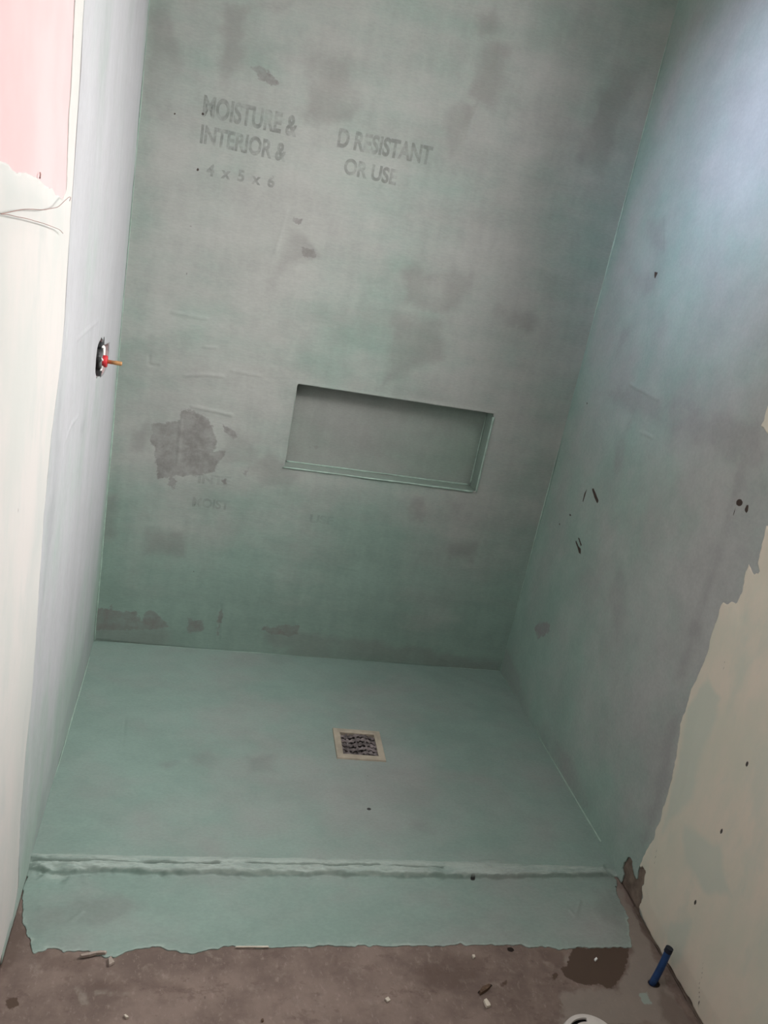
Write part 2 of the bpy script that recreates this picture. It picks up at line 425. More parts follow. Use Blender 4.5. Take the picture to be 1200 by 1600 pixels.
# ---- right wall
bnd_px = [(1200,823),(1192,850),(1188,880),(1192,903),(1186,897),(1180,900),(1173,878),(1165,903),(1162,923),(1153,943),(1146,938),(1140,945),
          (1133,943),(1127,953),(1100,1040),(1087,1070),(1076,1102),(1065,1132),(1060,1182),(1044,1247),(1035,1282),(1020,1317),(1002,1355)]
bnd = PR(bnd_px)
low_r = PR([(998,1400)])[0]
plaster_poly = np.array([[0.66, ZC+.2], [0.735, 1.40], [0.838, 1.22], [0.872, 1.15], [0.860, 1.128], [0.862, 1.088], [0.905, 1.075], [1.00, 0.93]] + bnd.tolist() +
                        [[low_r[0]+.005, 0.06], [0.995, 0.02], [1.03, 0.003], [1.10, 0.001], [3.6, 0.001], [3.6, ZC+.2]])
exposed = PR([(978,1359),(980,1354),(986,1345),(989,1364),(994,1380),(999,1378),(1002,1359),(1009,1361),(1007,1375),(1003,1382),(1004,1400),
              (999,1417),(999,1440),(979,1425),(966,1410),(966,1389),(977,1385),(979,1378),(977,1380),(980,1367)])
WY0, WY1, WZ0, WZ1 = 0.75, 1.25, 1.42, 1.90              # window opening (u = -y)
def r_plaster(u, v):
    d = sd_poly(u, v, plaster_poly) + 0.006*fbm(u*40, v*40, 51, 3)*(u < 1.6)
    d = np.minimum(d, -sd_poly(u, v, exposed)-.008+0.006*fbm(u*90, v*90, 52, 3))
    return np.minimum(d, -sd_rect(u, v, WY0, WY1, WZ0, WZ1))
def r_membrane(u, v):
    d = -(sd_poly(u, v, plaster_poly) + 0.006*fbm(u*40, v*40, 51, 3)) + 0.012
    d = np.minimum(d, -sd_poly(u, v, exposed)-.008+0.006*fbm(u*90, v*90, 53, 3))
    return np.minimum(np.minimum(d, 1.12-u), -sd_rect(u, v, WY0, WY1, WZ0, WZ1))
bm = bmesh.new()
for b in ((0, WY0, 0, ZC), (WY1, -YF, 0, ZC), (WY0, WY1, 0, WZ0), (WY0, WY1, WZ1, ZC)):
    add_box(bm, S+.0005, S+.12, -b[1], -b[0], b[2], b[3])
wall_right = structure(from_bm('wall_right', bm, M_brown), 'right wall, grey-green in the shower and tan plaster outside it')
Rf = [PR(p) for p in (
    [(1012,342),(1040,340),(1040,392),(1015,390)], [(985,420),(1030,430),(1025,460),(990,450)],
    [(1150,740),(1178,705),(1168,745),(1130,850),(1110,930),(1090,1010),(1065,1060),(1055,1060),(1075,1000),(1100,930),(1120,870)],
    [(930,610),(990,605),(1100,640),(1190,690),(1150,720),(1080,690),(1000,650)], [(970,510),(995,508),(975,545),(962,560)],
    [(790,1000),(805,1035),(835,1128),(845,1130),(850,1122),(880,1165),(918,1230),(922,1268),(900,1250),(860,1180),(800,1085),(782,1057)],
    [(965,690),(985,660),(975,720),(955,760)], [(950,920),(975,880),(985,960),(965,1000)], [(1040,1150),(1062,1110),(1050,1210),(1015,1310),(1000,1340)],
    [(1100,640),(1190,660),(1200,760),(1160,720)])]
Rw = [PR(p) for p in ([(836,980),(845,971),(856,973),(863,977),(858,981),(861,986),(852,994),(840,999)],)]
Rm_ = [PR(p) for p in (
    [(926,764),(929,763),(933,772),(937,783),(935,787),(930,777)], [(920,761),(917,772),(913,785),(912,784),(915,771)],
    [(890,803),(893,803),(895,807),(892,807)], [(904,839),(907,841),(911,852),(909,854)], [(900,845),(902,845),(905,853),(909,858),(909,866),(906,864),(904,856)],
    [(1152,784),(1155,780),(1160,780),(1163,785),(1161,791),(1156,792),(1152,789)], [(1169,788),(1172,790),(1171,799),(1168,803),(1165,797)],
    [(1150,793),(1152,793),(1149,805),(1147,806)], [(874,818),(877,818),(876,822)], [(917,629),(920,629),(918,634)], [(1024,425),(1030,426),(1024,437)])]
def r_disp(u, v):
    h = 0.003 + 0.0025*fbm(u*3, v*3, 13) + 0.0007*fbm(u*25, v*20, 15)
    for p, ht in ((PR([(985,600),(1030,625)]), .002), (PR([(1041,340),(1041,395)]), .0015), (PR([(1002,675),(1022,684)]), .002)):
        h = h + ht*np.exp(-(sd_line(u, v, p)/.003)**2)
    return np.maximum(h, 0.0012)
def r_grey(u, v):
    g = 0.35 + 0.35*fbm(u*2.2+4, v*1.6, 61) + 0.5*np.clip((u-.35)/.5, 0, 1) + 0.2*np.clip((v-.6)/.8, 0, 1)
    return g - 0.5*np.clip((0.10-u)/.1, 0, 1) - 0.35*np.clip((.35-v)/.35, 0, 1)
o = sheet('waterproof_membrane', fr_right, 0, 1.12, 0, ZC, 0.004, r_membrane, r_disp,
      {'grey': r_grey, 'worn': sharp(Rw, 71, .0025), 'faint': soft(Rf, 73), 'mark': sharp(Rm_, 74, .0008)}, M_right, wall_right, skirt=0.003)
o['label'] = 'grey-green waterproof coat'
tan_marks = PR([(1173,1194),(1133,1299),(1092,1410)])
tan_lines = [PR(p) for p in ([(1099,1530),(1097,1565),(1095,1573)], [(1031,1325),(1027,1350)], [(1138,1034),(1136,1046)], [(1104,1505),(1102,1530)], [(1080,1555),(1080,1563)])]
def t_mark(u, v):
    d = np.full(u.shape, -1.0)
    for c in tan_marks: d = np.maximum(d, 0.0045-np.hypot((u-c[0])*1.4, (v-c[1])*0.7))
    d = np.maximum(d, 0.0020*(1+0.5*fbm(u*80, v*80, 3))-sd_line(u, v, tan_lines[0][1:]))
    d = np.maximum(d, 0.0011-sd_line(u, v, tan_lines[0]))
    for l in tan_lines[1:]: d = np.maximum(d, 0.0008-sd_line(u, v, l))
    return d
def t_faint(u, v):
    P = [PR(q) for q in ([(1075,1102),(1110,1060),(1135,1090),(1110,1160),(1085,1250),(1050,1285),(1040,1300),(1062,1190)],
                         [(1075,1290),(1130,1320),(1150,1400),(1105,1395),(1075,1350)], [(1045,1450),(1085,1440),(1075,1500),(1050,1520)])]
    return np.clip((union(u, v, P)+.014*fbm(u*18, v*18, 91))/.02+.4, 0, 1)
r_pdisp = lambda u, v: 0.0085+0.0015*fbm(u*5, v*4, 17)+0.0008*fbm(u*22, v*16, 19)-0.004*np.clip(1-np.clip(r_plaster(u, v), 0, 1)/.05, 0, 1)
sheet('plaster_skim', fr_right, 1.902, -YF, 0, ZC, 0.02, r_plaster, r_pdisp, {'faint': t_faint, 'mark': zero}, M_tan, wall_right, skirt=0.008)
o = sheet('plaster_skim', fr_right, 0.60, 1.90, 0, ZC, 0.0035, r_plaster,
      lambda u, v: 0.0085+0.0015*fbm(u*5, v*4, 17)+0.0008*fbm(u*22, v*16, 19)-0.004*np.clip(1-np.clip(r_plaster(u, v), 0, 1)/.05, 0, 1),
      {'faint': t_faint, 'mark': t_mark}, M_tan, wall_right, skirt=0.008)
o['label'] = 'bare tan plaster skim with a ragged edge'
bm = bmesh.new()
for b in ((WY0, WY1, WZ0, WZ0+.04), (WY0, WY1, WZ1-.04, WZ1), (WY0, WY0+.04, WZ0+.04, WZ1-.04), (WY1-.04, WY1, WZ0+.04, WZ1-.04)):
    add_box(bm, S+.07, S+.11, -b[1], -b[0], b[2], b[3])
structure(from_bm('window_1', bm, plain('white_window_frame', (.75, .75, .75), .5)), 'white frame of the window in the right wall')

# ---- left wall
hole = PL([(157,527),(160,533),(159,540),(168,536),(170,534),(169,552),(168,562),(166,572),(163,580),(158,588),(152,588),(149,592),(147,582),(148,562),(150,545),(152,537)])
lb = PL([(131,0),(126,100),(116,250),(110,330),(105,420),(101,490),(95,560),(80,680),(69,800),(58,960),(50,1070),(39,1180),(31,1290),(29,1380),(18,1440)])
skim_poly = np.array([[0.965, ZC+.2], [0.965, 1.62]] + lb.tolist() + [[1.06, 0.022], [1.2, 0.010], [3.6, 0.008], [3.6, ZC+.2]])
pink = np.concatenate([np.array([[1.0, ZC+.3], [1.0, 1.62]]), PL([(116,0),(112,100),(106,200),(103,300),(96,311),(80,296),(60,282),(45,272),(25,268),(0,252)]), np.array([[1.7, 1.26], [1.7, ZC+.3]])])
def l_hole(u, v): return sd_poly(u, v, hole)
def l_skim(u, v):
    d = sd_poly(u, v, skim_poly)+.004*fbm(u*30, v*18, 55, 3)*(u < 1.3)
    return np.minimum(d, -sd_poly(u, v, pink)-.004*fbm(u*40, v*40, 56))
wall_left = sheet('wall_left', fr_left, 0, -YF, 0, ZC, 0.01, lambda u, v: -l_hole(u, v), lambda u, v: 0*u-0.0002, {}, M_pink, skirt=.012)
structure(wall_left, 'left wall, pale waterproof coat in the shower, white plaster and pink board outside it')
Lf = [PL(p) for p in ([(140,955),(147,1005),(100,1160),(50,1335),(46,1345),(58,1270),(100,1120),(126,1020)], [(78,1240),(66,1230),(55,1290),(60,1300)],
                      [(125,660),(132,650),(128,680),(122,680)], [(75,800),(88,640),(95,600),(92,700),(80,830),(62,960)])]
lscr = [(PL(p), h) for p, h in (([(152,500),(135,515),(118,530)], .0015), ([(100,690),(108,665),(120,650)], .0015), ([(100,545),(104,510)], .002), ([(228,60),(205,300)], .001))]
def l_disp(u, v):
    h = 0.0022 + 0.001*fbm(u*4, v*2, 23) + 0.0008*fbm(u*40, v*8, 25)
    for p, k in lscr: h = h + k*np.exp(-(sd_line(u, v, p)/.003)**2)
    return np.maximum(h, .001)
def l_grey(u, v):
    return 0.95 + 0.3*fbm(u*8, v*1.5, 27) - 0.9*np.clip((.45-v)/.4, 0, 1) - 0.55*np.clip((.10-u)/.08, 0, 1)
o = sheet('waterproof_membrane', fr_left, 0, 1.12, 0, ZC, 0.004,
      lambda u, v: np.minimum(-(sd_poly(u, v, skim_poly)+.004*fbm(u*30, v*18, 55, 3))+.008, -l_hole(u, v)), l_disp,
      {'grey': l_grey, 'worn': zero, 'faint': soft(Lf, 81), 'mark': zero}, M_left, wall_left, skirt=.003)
o['label'] = 'pale grey-green waterproof coat'
lm = PL([(59,275)])[0]; lm2 = PL([(25,797)])[0]
o = sheet('plaster_skim', fr_left, 0.90, -YF, 0, ZC, 0.005, l_skim,
      lambda u, v: .0007+np.clip(l_skim(u, v)/.02, .0, 1)*.0022+.0006*fbm(u*5, v*4, 29)+.0006*fbm(u*20, v*12, 30)+.0012*np.exp(-((u-.975)/.012)**2)*(v > 1.0)+.0015*np.exp(-(sd_line(u, v, PL([(75,390),(74,440),(72,470)]))/.01)**2),
      {'faint': soft([PL([(0,255),(60,285),(95,315),(90,340),(0,330)]), PL([(60,700),(70,780),(50,900),(40,1000),(30,1000),(45,850)])], 83, .01, .03),
       'mark': lambda u, v: np.maximum(.0016-np.hypot((u-lm2[0])*1.5, (v-lm2[1])*.4), -1)}, M_white, wall_left, skirt=.006)
o['label'] = 'white plaster skim'
bm = bmesh.new(); hc = hole.mean(0)                       # pocket behind the cut-out
hu0, hv0 = hole.min(0)-.02; hu1, hv1 = hole.max(0)+.02
for b in ((-.095, -.09, hu0, hu1, hv0, hv1), (-.09, -.0125, hu0-.004, hu0, hv0, hv1), (-.09, -.0125, hu1, hu1+.004, hv0, hv1), (-.09, -.0125, hu0, hu1, hv0-.004, hv0), (-.09, -.0125, hu0, hu1, hv1, hv1+.004)):
    add_box(bm, b[0], b[1], -b[3], -b[2], b[4], b[5])
from_bm('wall_pocket', bm, M_dark, wall_left)

# ---- floor
Fw = [PF(p) for p in ([(897,1480),(982,1480),(981,1502),(976,1516),(968,1530),(958,1543),(948,1545),(936,1538),(920,1539),(905,1537),(892,1530),(882,1522),(877,1514),(885,1508),(888,1496)],
                      [(780,1535),(792,1530),(795,1538),(784,1542)], [(8,1560),(25,1556),(32,1570),(12,1580)], [(862,1525),(868,1520),(872,1522),(866,1534)])]
Fl = [PF(p) for p in ([(960,1380),(985,1478),(984,1510),(962,1547),(930,1547),(880,1545),(878,1600),(1080,1600),(1056,1560),(1000,1440)], [(886,1478),(897,1478),(888,1500),(878,1506)],
                      [(115,1546),(124,1545),(136,1570),(127,1570)], [(150,1549),(205,1551),(203,1553),(150,1552)])]
Ff = [PF(p) for p in ([(65,1488),(140,1492),(170,1510),(120,1518),(70,1512)], [(115,1532),(200,1528),(290,1540),(285,1548),(130,1545)], [(650,1520),(700,1490),(760,1500),(740,1535),(680,1550)],
                      [(0,1500),(30,1420),(38,1440),(30,1500),(0,1530)], [(1030,1545),(1062,1565),(1085,1600),(1030,1600)], [(1010,1528),(1040,1530),(1044,1545),(1014,1542)], [(840,1482),(884,1484),(878,1512),(845,1505)])]
Fs = [PF(p) for p in ([(997,1552),(1010,1549),(1016,1565),(1006,1571)],)]
fm = PF([(321,1558),(798,1483),(1022,1536)])
def f_mark(u, v):
    d = np.full(u.shape, -1.)
    for c, r in zip(fm, (.0028, .006, .010)): d = np.maximum(d, r-np.hypot((u-c[0])*.75, v-c[1]))
    for l, r in ((np.array([[S-.003, .985], [S-.004, 1.33]]), .0035), (PF([(748,1550),(768,1538)]), .0025)): d = np.maximum(d, r*(1+.6*fbm(u*60, v*60, 6))-sd_line(u, v, l))
    return d
bm = bmesh.new(); add_box(bm, -.1, S+.12, YF, 0.1, -.12, -.004)
# concrete: one fine face over the slab
floor = sheet('floor', fr_floor, 0, S, 0, -YF, 0.005, None,
      lambda u, v: -.0010+.0009*fbm(u*9, v*9, 33)+.0006*fbm(u*40, v*40, 35)-.004*np.exp(-((u-S)/.012)**2)*(v > .98),
      {'worn': sharp(Fw, 95, .003), 'light': sharp(Fl, 96, .012), 'faint': sharp(Ff, 97, .012), 'smear': sharp(Fs, 98), 'mark': f_mark}, M_conc, skirt=.003)
structure(floor, 'brown bare concrete floor, coated grey-green inside the shower')
from_bm('slab', bm, M_brown, floor)
fb = PF([(40,1366),(35,1417),(40,1459),(52,1490),(75,1482),(137,1486),(179,1495),(208,1484),(246,1480),(292,1490),(358,1480),(420,1482),(500,1478),(600,1480),(700,1477),(800,1474),(870,1481),(985,1479),
         (980,1440),(973,1416),(966,1402),(964,1385),(962,1372)])
f_poly = np.array([[-.05, -.1], [-.05, .88]] + fb.tolist() + [[S+.02, .90], [S+.1, .88], [S+.1, -.1]])
ridge_top = PF([(45,1342),(300,1346),(600,1350),(960,1362)])
crackA = PF([(48,1352),(110,1354),(150,1353),(200,1356),(340,1358)]); crackA2 = PF([(385,1357),(450,1359),(600,1361),(690,1364)])
ledge = PF([(44,1358),(70,1366),(100,1368),(140,1365),(200,1366),(260,1369),(330,1368),(400,1371),(500,1370),(600,1372),(700,1374),(800,1374),(900,1373),(958,1372)])
def f_sd(u, v): return sd_poly(u, v, f_poly)+(.006*fbm(u*30, v*50, 57, 4)+.0035*fbm(u*7, v*20, 58, 3)+.003*fbm(u*110, v*60, 59, 2))*(v > .86)
dpx = PF([(520.5,1147.7),(590,1154),(600,1193),(525.8,1189)])
dcen = dpx.mean(0)
def f_disp(u, v):
    h = .0035+.0012*fbm(u*4, v*4, 37)+.0005*fbm(u*25, v*35, 38)
    le = np.interp(u, ledge[:,0], ledge[:,1]) + .0035*fbm(u*45, 0*v, 44, 4)       # front lip of the raised tray
    rg = np.interp(u, ridge_top[:,0], ridge_top[:,1])
    up_ = 1/(1+np.exp(np.clip((v-le)/.0010, -50, 50)))
    h = h + .0095*up_
    band = np.clip((v-rg)/.01, 0, 1)*up_
    h = h + band*(.0045+.0045*fbm(u*38, v*150, 45, 4)+.0016*fbm(u*120, v*260, 48, 3))
    gap = lambda d, k, wd: -k*np.exp(-(d/wd)**2)
    h = h + gap(sd_line(u, v, crackA)+.0012*fbm(u*60, v*60, 49, 3), .012, .0021) + gap(sd_line(u, v, crackA2)+.001*fbm(u*60, v*60, 50, 3), .011, .0017)
    left = np.clip((.16-u)/.14, 0, 1)
    h = h + left*np.exp(-((v-le)/.03)**2)*.009*fbm(u*60, v*90, 46, 3)
    h = h + np.exp(-((v-le-.006)/.006)**2)*.0045*fbm(u*50, v*60, 47, 3)
    for p, k in (([(128,1428),(112,1440)], .002), ([(60,1420),(100,1424)], .0015), ([(905,1410),(898,1435),(890,1425)], .002), ([(195,1130),(192,1170)], -.0015), ([(590,1206),(620,1207)], .001), ([(750,1353),(770,1352)], .002)):
        h = h + k*np.exp(-(sd_line(u, v, PF(p))/.0035)**2)
    e = np.clip(f_sd(u, v)/.03, 0, 1); h = np.where(v > .86, .0007+(h-.0007)*e, h)
    return np.maximum(h, .0007)
def f_grey(u, v):
    return .22+.4*fbm(u*2.4, v*2.8, 39)+gauss(u, v, [(.42, .38, .13, .09, .35), (.65, .62, .22, .14, .65), (.15, 1.04, .15, .07, .35), (1.2, 1.02, .1, .08, .5), (.1, .8, .2, .15, .1)])-.25*np.clip((.25-v)/.25, 0, 1)
FMf = [PF(p) for p in ([(293,1188),(325,1178),(340,1195),(330,1210),(300,1205)], [(385,1190),(425,1185),(428,1212),(390,1212)], [(635,1285),(675,1285),(672,1305),(640,1305)], [(155,1282),(185,1284),(183,1298),(155,1296)],
                       [(60,1420),(190,1395),(230,1420),(170,1450),(90,1455),(45,1470)], [(930,1395),(962,1400),(975,1450),(940,1440)], [(245,1202),(275,1196),(260,1206)])]
def f_paler(u, v):  # paler tone along the lip, the front edge and the left end
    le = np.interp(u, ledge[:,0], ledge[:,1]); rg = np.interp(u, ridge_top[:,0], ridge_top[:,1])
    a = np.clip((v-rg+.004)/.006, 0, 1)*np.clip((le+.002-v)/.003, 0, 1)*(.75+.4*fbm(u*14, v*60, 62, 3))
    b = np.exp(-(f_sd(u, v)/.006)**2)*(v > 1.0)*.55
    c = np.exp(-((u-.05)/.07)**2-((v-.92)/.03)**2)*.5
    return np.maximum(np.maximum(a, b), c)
fh = PF([(575,1271),(738,1375),(573,1219),(548,1281)])
def fmk(u, v):
    d = np.full(u.shape, -1.)
    for c, r in zip(fh, (.0045, .0045, .002, .0015)): d = np.maximum(d, r-np.hypot((u-c[0])*.8, v-c[1]))
    d = np.maximum(d, .0022-sd_line(u, v, np.concatenate([PF([(963,1372),(970,1381)])])))
    return np.maximum(d, .0022-sd_line(u, v, PF([(962,1386),(970,1391)])))
FROWS = np.concatenate([np.arange(0, .85, .0045), np.arange(.85, .955, .0009), np.arange(.955, 1.15, .0028)])
mem = sheet('waterproof_membrane', fr_floor, 0, S, 0, 1.14, 0.003, lambda u, v: np.minimum(f_sd(u, v), -sd_poly(u, v, dcen+(dpx-dcen)*.90)), f_disp,
      {'grey': f_grey, 'worn': zero, 'faint': soft(FMf, 99), 'mark': fmk, 'paler': f_paler}, M_floor, floor, skirt=.004, rows=FROWS)
mem['label'] = 'grey-green waterproof coat with a raised cracked lip at the front of the tray'

# ---- ceiling and front wall (behind the camera)
bm = bmesh.new(); add_box(bm, -.1, S+.12, YF, .1, ZC, ZC+.1); structure(from_bm('ceiling', bm, M_ceil), 'plain plaster ceiling')
bm = bmesh.new(); add_box(bm, -.1, S+.12, YF-.1, YF, 0, ZC); structure(from_bm('wall_front', bm, M_ceil), 'plain plaster wall behind the camera')

# ---- sealant beads in the corners
def bead(name, p0, p1, r, seed, label, parent=None):
    p0 = Vector(p0); p1 = Vector(p1); d = p1-p0; L = d.length; n = max(4, int(L/.008)); z = d.normalized()
    a = z.orthogonal().normalized(); b = z.cross(a); bm = bmesh.new(); rings = []
    for i in range(n+1):
        t = i/n
        k = max(.15, .85+.5*fbm(np.array([t*L*25]), np.array([seed*1.7]), seed, 3)[0]+1.3*fbm(np.array([t*L*3.2]), np.array([seed*3.7]), seed+4, 2)[0])*.75
        off = .0012*fbm(np.array([t*L*8]), np.array([seed*2.7]), seed+9, 2)[0]
        c = p0+d*t+a*off
        rings.append([bm.verts.new(c+(a*math.cos(q)+b*math.sin(q))*r*k) for q in [j*math.pi/4 for j in range(8)]])
    for i in range(n):
        for j in range(8): bm.faces.new((rings[i][j], rings[i][(j+1) % 8], rings[i+1][(j+1) % 8], rings[i+1][j]))
    bm.faces.new(rings[0][::-1]); bm.faces.new(rings[-1])
    o = from_bm(name, bm, M_bead, parent, True)
    return o if parent else structure(o, label)
bead('trim_1', (S-.0045, -.004, .012), (S-.0045, -.004, ZC), .0030, 3, 'pale sealant bead in the back right corner')
bead('trim_2', (.0035, -.003, .012), (.0035, -.003, ZC), .0026, 5, 'pale sealant bead in the back left corner')
bead('trim_3', (.01, -.0025, .0125), (S-.01, -.0025, .0125), .0026, 7, 'pale sealant bead along the foot of the back wall')
bead('trim_4', (S-.004, -.36, .0125), (S-.004, -.80, .0125), .0028, 11, 'pale sealant bead along the foot of the right wall')
bead('trim_5', (.0035, -.01, .0125), (.0035, -.80, .0125), .0022, 13, 'pale sealant bead along the foot of the left wall')

nb = .002
bead('sealant_bead', (NX0+.01, ND-nb, NZ0+nb), (NX1-.006, ND-nb, NZ0+nb), .0030, 21, '', wall_back)
bead('sealant_bead', (NX1-nb, ND-nb, NZ0+.01), (NX1-nb, ND-nb, NZ1-.02), .0026, 23, '', wall_back)
bead('sealant_bead', (NX0-.004, -.002, NZ0-.001), (NX1-.01, -.002, NZ0-.001), .0034, 25, '', wall_back)
bead('sealant_bead', (NX1+.001, -.002, NZ0), (NX1+.001, -.002, NZ1-.01), .0034, 27, '', wall_back)
bead('sealant_bead', (NX0-.001, -.002, NZ0), (NX0-.001, -.002, NZ1-.03), .0022, 29, '', wall_back)

# ================================================================== LETTERING on the back wall
def lettering_material(k):
    t = NT('faded_print'); t.color((0.17, 0.175, 0.17)); t.rough(.8, .1)
    tr = t.n('ShaderNodeBsdfTransparent'); mx = t.n('ShaderNodeMixShader')
    out = t.t.nodes['Material Output']
    f = t.math('MULTIPLY', t.ramp(t.noise(22, 5, .7), .36, .62), k)
    f = t.math('ADD', f, .05)
    t.l(f, mx.inputs[0]); t.l(tr.outputs[0], mx.inputs[1]); t.l(t.b.outputs[0], mx.inputs[2]); t.l(mx.outputs[0], out.inputs[0])
    return t.m
M_print = lettering_material(.27); M_faint = lettering_material(.13)
def lettering(text, px0, px1, height, mat=None):
    """Print between two photographed points on the wall: width fits, height given."""
    a, b = PB([px0, px1]); cu = bpy.data.curves.new('t', 'FONT'); cu.body = text; cu.size = 1.0; cu.offset = .036; cu.fill_mode = 'FRONT'
    ob = bpy.data.objects.new('t', cu); C.objects.link(ob); bpy.context.view_layer.update()
    me0 = ob.evaluated_get(bpy.context.evaluated_depsgraph_get()).to_mesh()
    bm = bmesh.new(); bm.from_mesh(me0); bpy.data.objects.remove(ob, do_unlink=True); bpy.data.curves.remove(cu)
    bmesh.ops.triangulate(bm, faces=bm.faces)
    xs = [v.co.x for v in bm.verts]; ys = [v.co.y for v in bm.verts]
    x0, x1, y0, y1 = min(xs), max(xs), 0.0, .70
    sx = (b[0]-a[0])/(x1-x0); sy = height/(y1-y0); sl = (b[1]-a[1])/(b[0]-a[0])
    for e in range(2): bmesh.ops.subdivide_edges(bm, edges=[e for e in bm.edges if e.calc_length() > .12], cuts=1)
    for v in bm.verts:
        u = a[0]+(v.co.x-x0)*sx; w_ = a[1]+v.co.y*sy+(u-a[0])*sl
        h = back_disp(np.array([u]), np.array([w_]))[0]+.0007
        v.co = (u, -h, w_)
    bmesh.ops.recalc_face_normals(bm, faces=bm.faces)
    return from_bm('printed_lettering', bm, mat or M_print, wall_back)
lettering('MOISTURE &', (316,180), (463,213), .045)
lettering('D RESISTANT', (526,228), (672,257), .042)
lettering('INTERIOR &', (312,222), (446,252), .040)
lettering('OR USE', (536,270), (618,289), .036)
lettering('4  x  5  x  6', (322,273), (428,293), .026)
lettering('INTE', (309,754), (360,758), .026, M_faint)
lettering('MOIST', (300,790), (357,796), .026, M_faint)
lettering('USE', (483,815), (520,819), .024, M_faint)

# ================================================================== THINGS
def bevel_mod(o, wd, seg=2):
    m = o.modifiers.new('bevel', 'BEVEL'); m.width = wd; m.segments = seg; m.limit_method = 'ANGLE'; return o
def lathe(prof, n=28, axis='z'):
    bm = bmesh.new(); rings = []
    for r, h in prof:
        ring = []
        for j in range(n):
            q = 2*math.pi*j/n; c, s = r*math.cos(q), r*math.sin(q)
            ring.append(bm.verts.new((c, s, h) if axis == 'z' else (h, c, s)))
        rings.append(ring)
    for i in range(len(rings)-1):
        for j in range(n): bm.faces.new((rings[i][j], rings[i][(j+1) % n], rings[i+1][(j+1) % n], rings[i+1][j]))
    bm.faces.new(rings[0][::-1]); bm.faces.new(rings[-1])
    bmesh.ops.recalc_face_normals(bm, faces=bm.faces)
    return bm

# ---- shower valve in the left wall
vz = PL([(157,562)])[0]; V0 = (0.0, -vz[0], vz[1]-.002)
valve = empty('shower_valve', V0, 'roughed-in shower valve with red cap in a cut-out of the left wall', 'valve')
M_grey_pl = plain('grey_plastic', (.055, .057, .060), .45, .3, 60)
M_lite_pl = plain('mid_grey_plastic', (.16, .17, .17), .5, .3, 60)
M_red = plain('red_plastic', (.55, .035, .045), .4, .15, 60)
M_brass = plain('weathered_brass', (.50, .27, .12), .45, .3, 90, metal=.35)
M_smear = plain('dried_plaster', (.82, .82, .80), .85, .06, 60)
# body: four-lobed housing in the pocket
bm = bmesh.new(); N = 48
def lobe(q, s=1.0): return (.0265+.0075*math.cos(4*q+.6))*s
for k, (x, s) in enumerate(((-.085, .9), (-.03, 1.0), (-.001, 1.0), (.003, .93))):
    ring = [bm.verts.new((x, lobe(2*math.pi*j/N, s)*math.cos(2*math.pi*j/N)*1.0+.009, lobe(2*math.pi*j/N, s)*math.sin(2*math.pi*j/N)*1.42+.006)) for j in range(N)]
    if k:
        for j in range(N): bm.faces.new((prev[j], prev[(j+1) % N], ring[(j+1) % N], ring[j]))
    prev = ring
bm.faces.new(prev); bmesh.ops.recalc_face_normals(bm, faces=bm.faces)
from_bm('housing', bm, M_grey_pl, valve)
bm = lathe([(.018, -.004), (.018, .0035), (.015, .005), (.011, .005)], 28, 'x'); from_bm('escutcheon_ring', bm, M_lite_pl, valve, True)
bm = lathe([(.0125, .003), (.0135, .004), (.0135, .013), (.012, .015), (.006, .015)], 24, 'x'); from_bm('cap', bm, M_red, valve, True)['label'] = 'red plastic cap'
bm = lathe([(.0044, .012), (.0044, .030), (.0049, .031), (.0049, .044), (.0042, .046)], 16, 'x'); from_bm('stem', bm, M_brass, valve, True)['label'] = 'brass-coloured spindle'
def tube(bm, pts, r, n=8, flat=1.0):
    P = [Vector(p) for p in pts]; prev = None
    for i, p in enumerate(P):
        d = (P[min(i+1, len(P)-1)]-P[max(i-1, 0)]).normalized(); a = d.orthogonal().normalized(); b = d.cross(a)
        rr = r*(1.0 if 0 < i < len(P)-1 else .6)
        ring = [bm.verts.new(p+(a*math.cos(2*math.pi*j/n)+b*math.sin(2*math.pi*j/n))*rr) for j in range(n)]
        if prev:
            for j in range(n): bm.faces.new((prev[j], prev[(j+1) % n], ring[(j+1) % n], ring[j]))
        else: bm.faces.new(ring[::-1])
        prev = ring
    bm.faces.new(prev)
bm = bmesh.new()
tube(bm, [(.003, -.016, .032), (.005, -.006, .033), (.0055, .003, .030), (.0055, .005, .018), (.0055, .000, .006), (.0055, -.009, .002), (.005, -.019, .008)], .0030)
tube(bm, [(.0055, .000, .006), (.006, -.006, -.006), (.005, -.010, -.016)], .0034)
tube(bm, [(.004, -.021, -.018), (.005, -.015, -.016), (.005, -.010, -.024)], .0025)
from_bm('plaster_smear', bm, M_smear, valve, True)['label'] = 'dried white plaster'

# ---- floor drain
ez = 0.0125
cx, cy = dcen; e1 = ((dpx[1]-dpx[0])+(dpx[2]-dpx[3]))/2; ang = -math.atan2(e1[1], e1[0])
half = .066
drain = empty('floor_drain', (cx, -cy, ez), 'square floor drain with cream frame and dirty grate in the shower tray', 'drain')
drain.rotation_euler = (0, 0, ang)
bm = bmesh.new(); i_ = half*.72
def ringbox(bm, o, i, z0, z1):
    add_box(bm, -o, o, i, o, z0, z1); add_box(bm, -o, o, -o, -i, z0, z1); add_box(bm, -o, -i, -i, i, z0, z1); add_box(bm, i, o, -i, i, z0, z1)
pr = [(-half, .0), (-half*.985, .004), (-i_-.004, .0055), (-i_, .004), (-i_, -.008)]
bm = bmesh.new(); rings = []
for o_, z_ in pr:
    o_ = -o_; rings.append([bm.verts.new(p) for p in ((-o_, -o_, z_), (o_, -o_, z_), (o_, o_, z_), (-o_, o_, z_))])
for a_, b_ in zip(rings[:-1], rings[1:]):
    for j in range(4): bm.faces.new((a_[j], a_[(j+1) % 4], b_[(j+1) % 4], b_[j]))
bmesh.ops.recalc_face_normals(bm, faces=bm.faces)
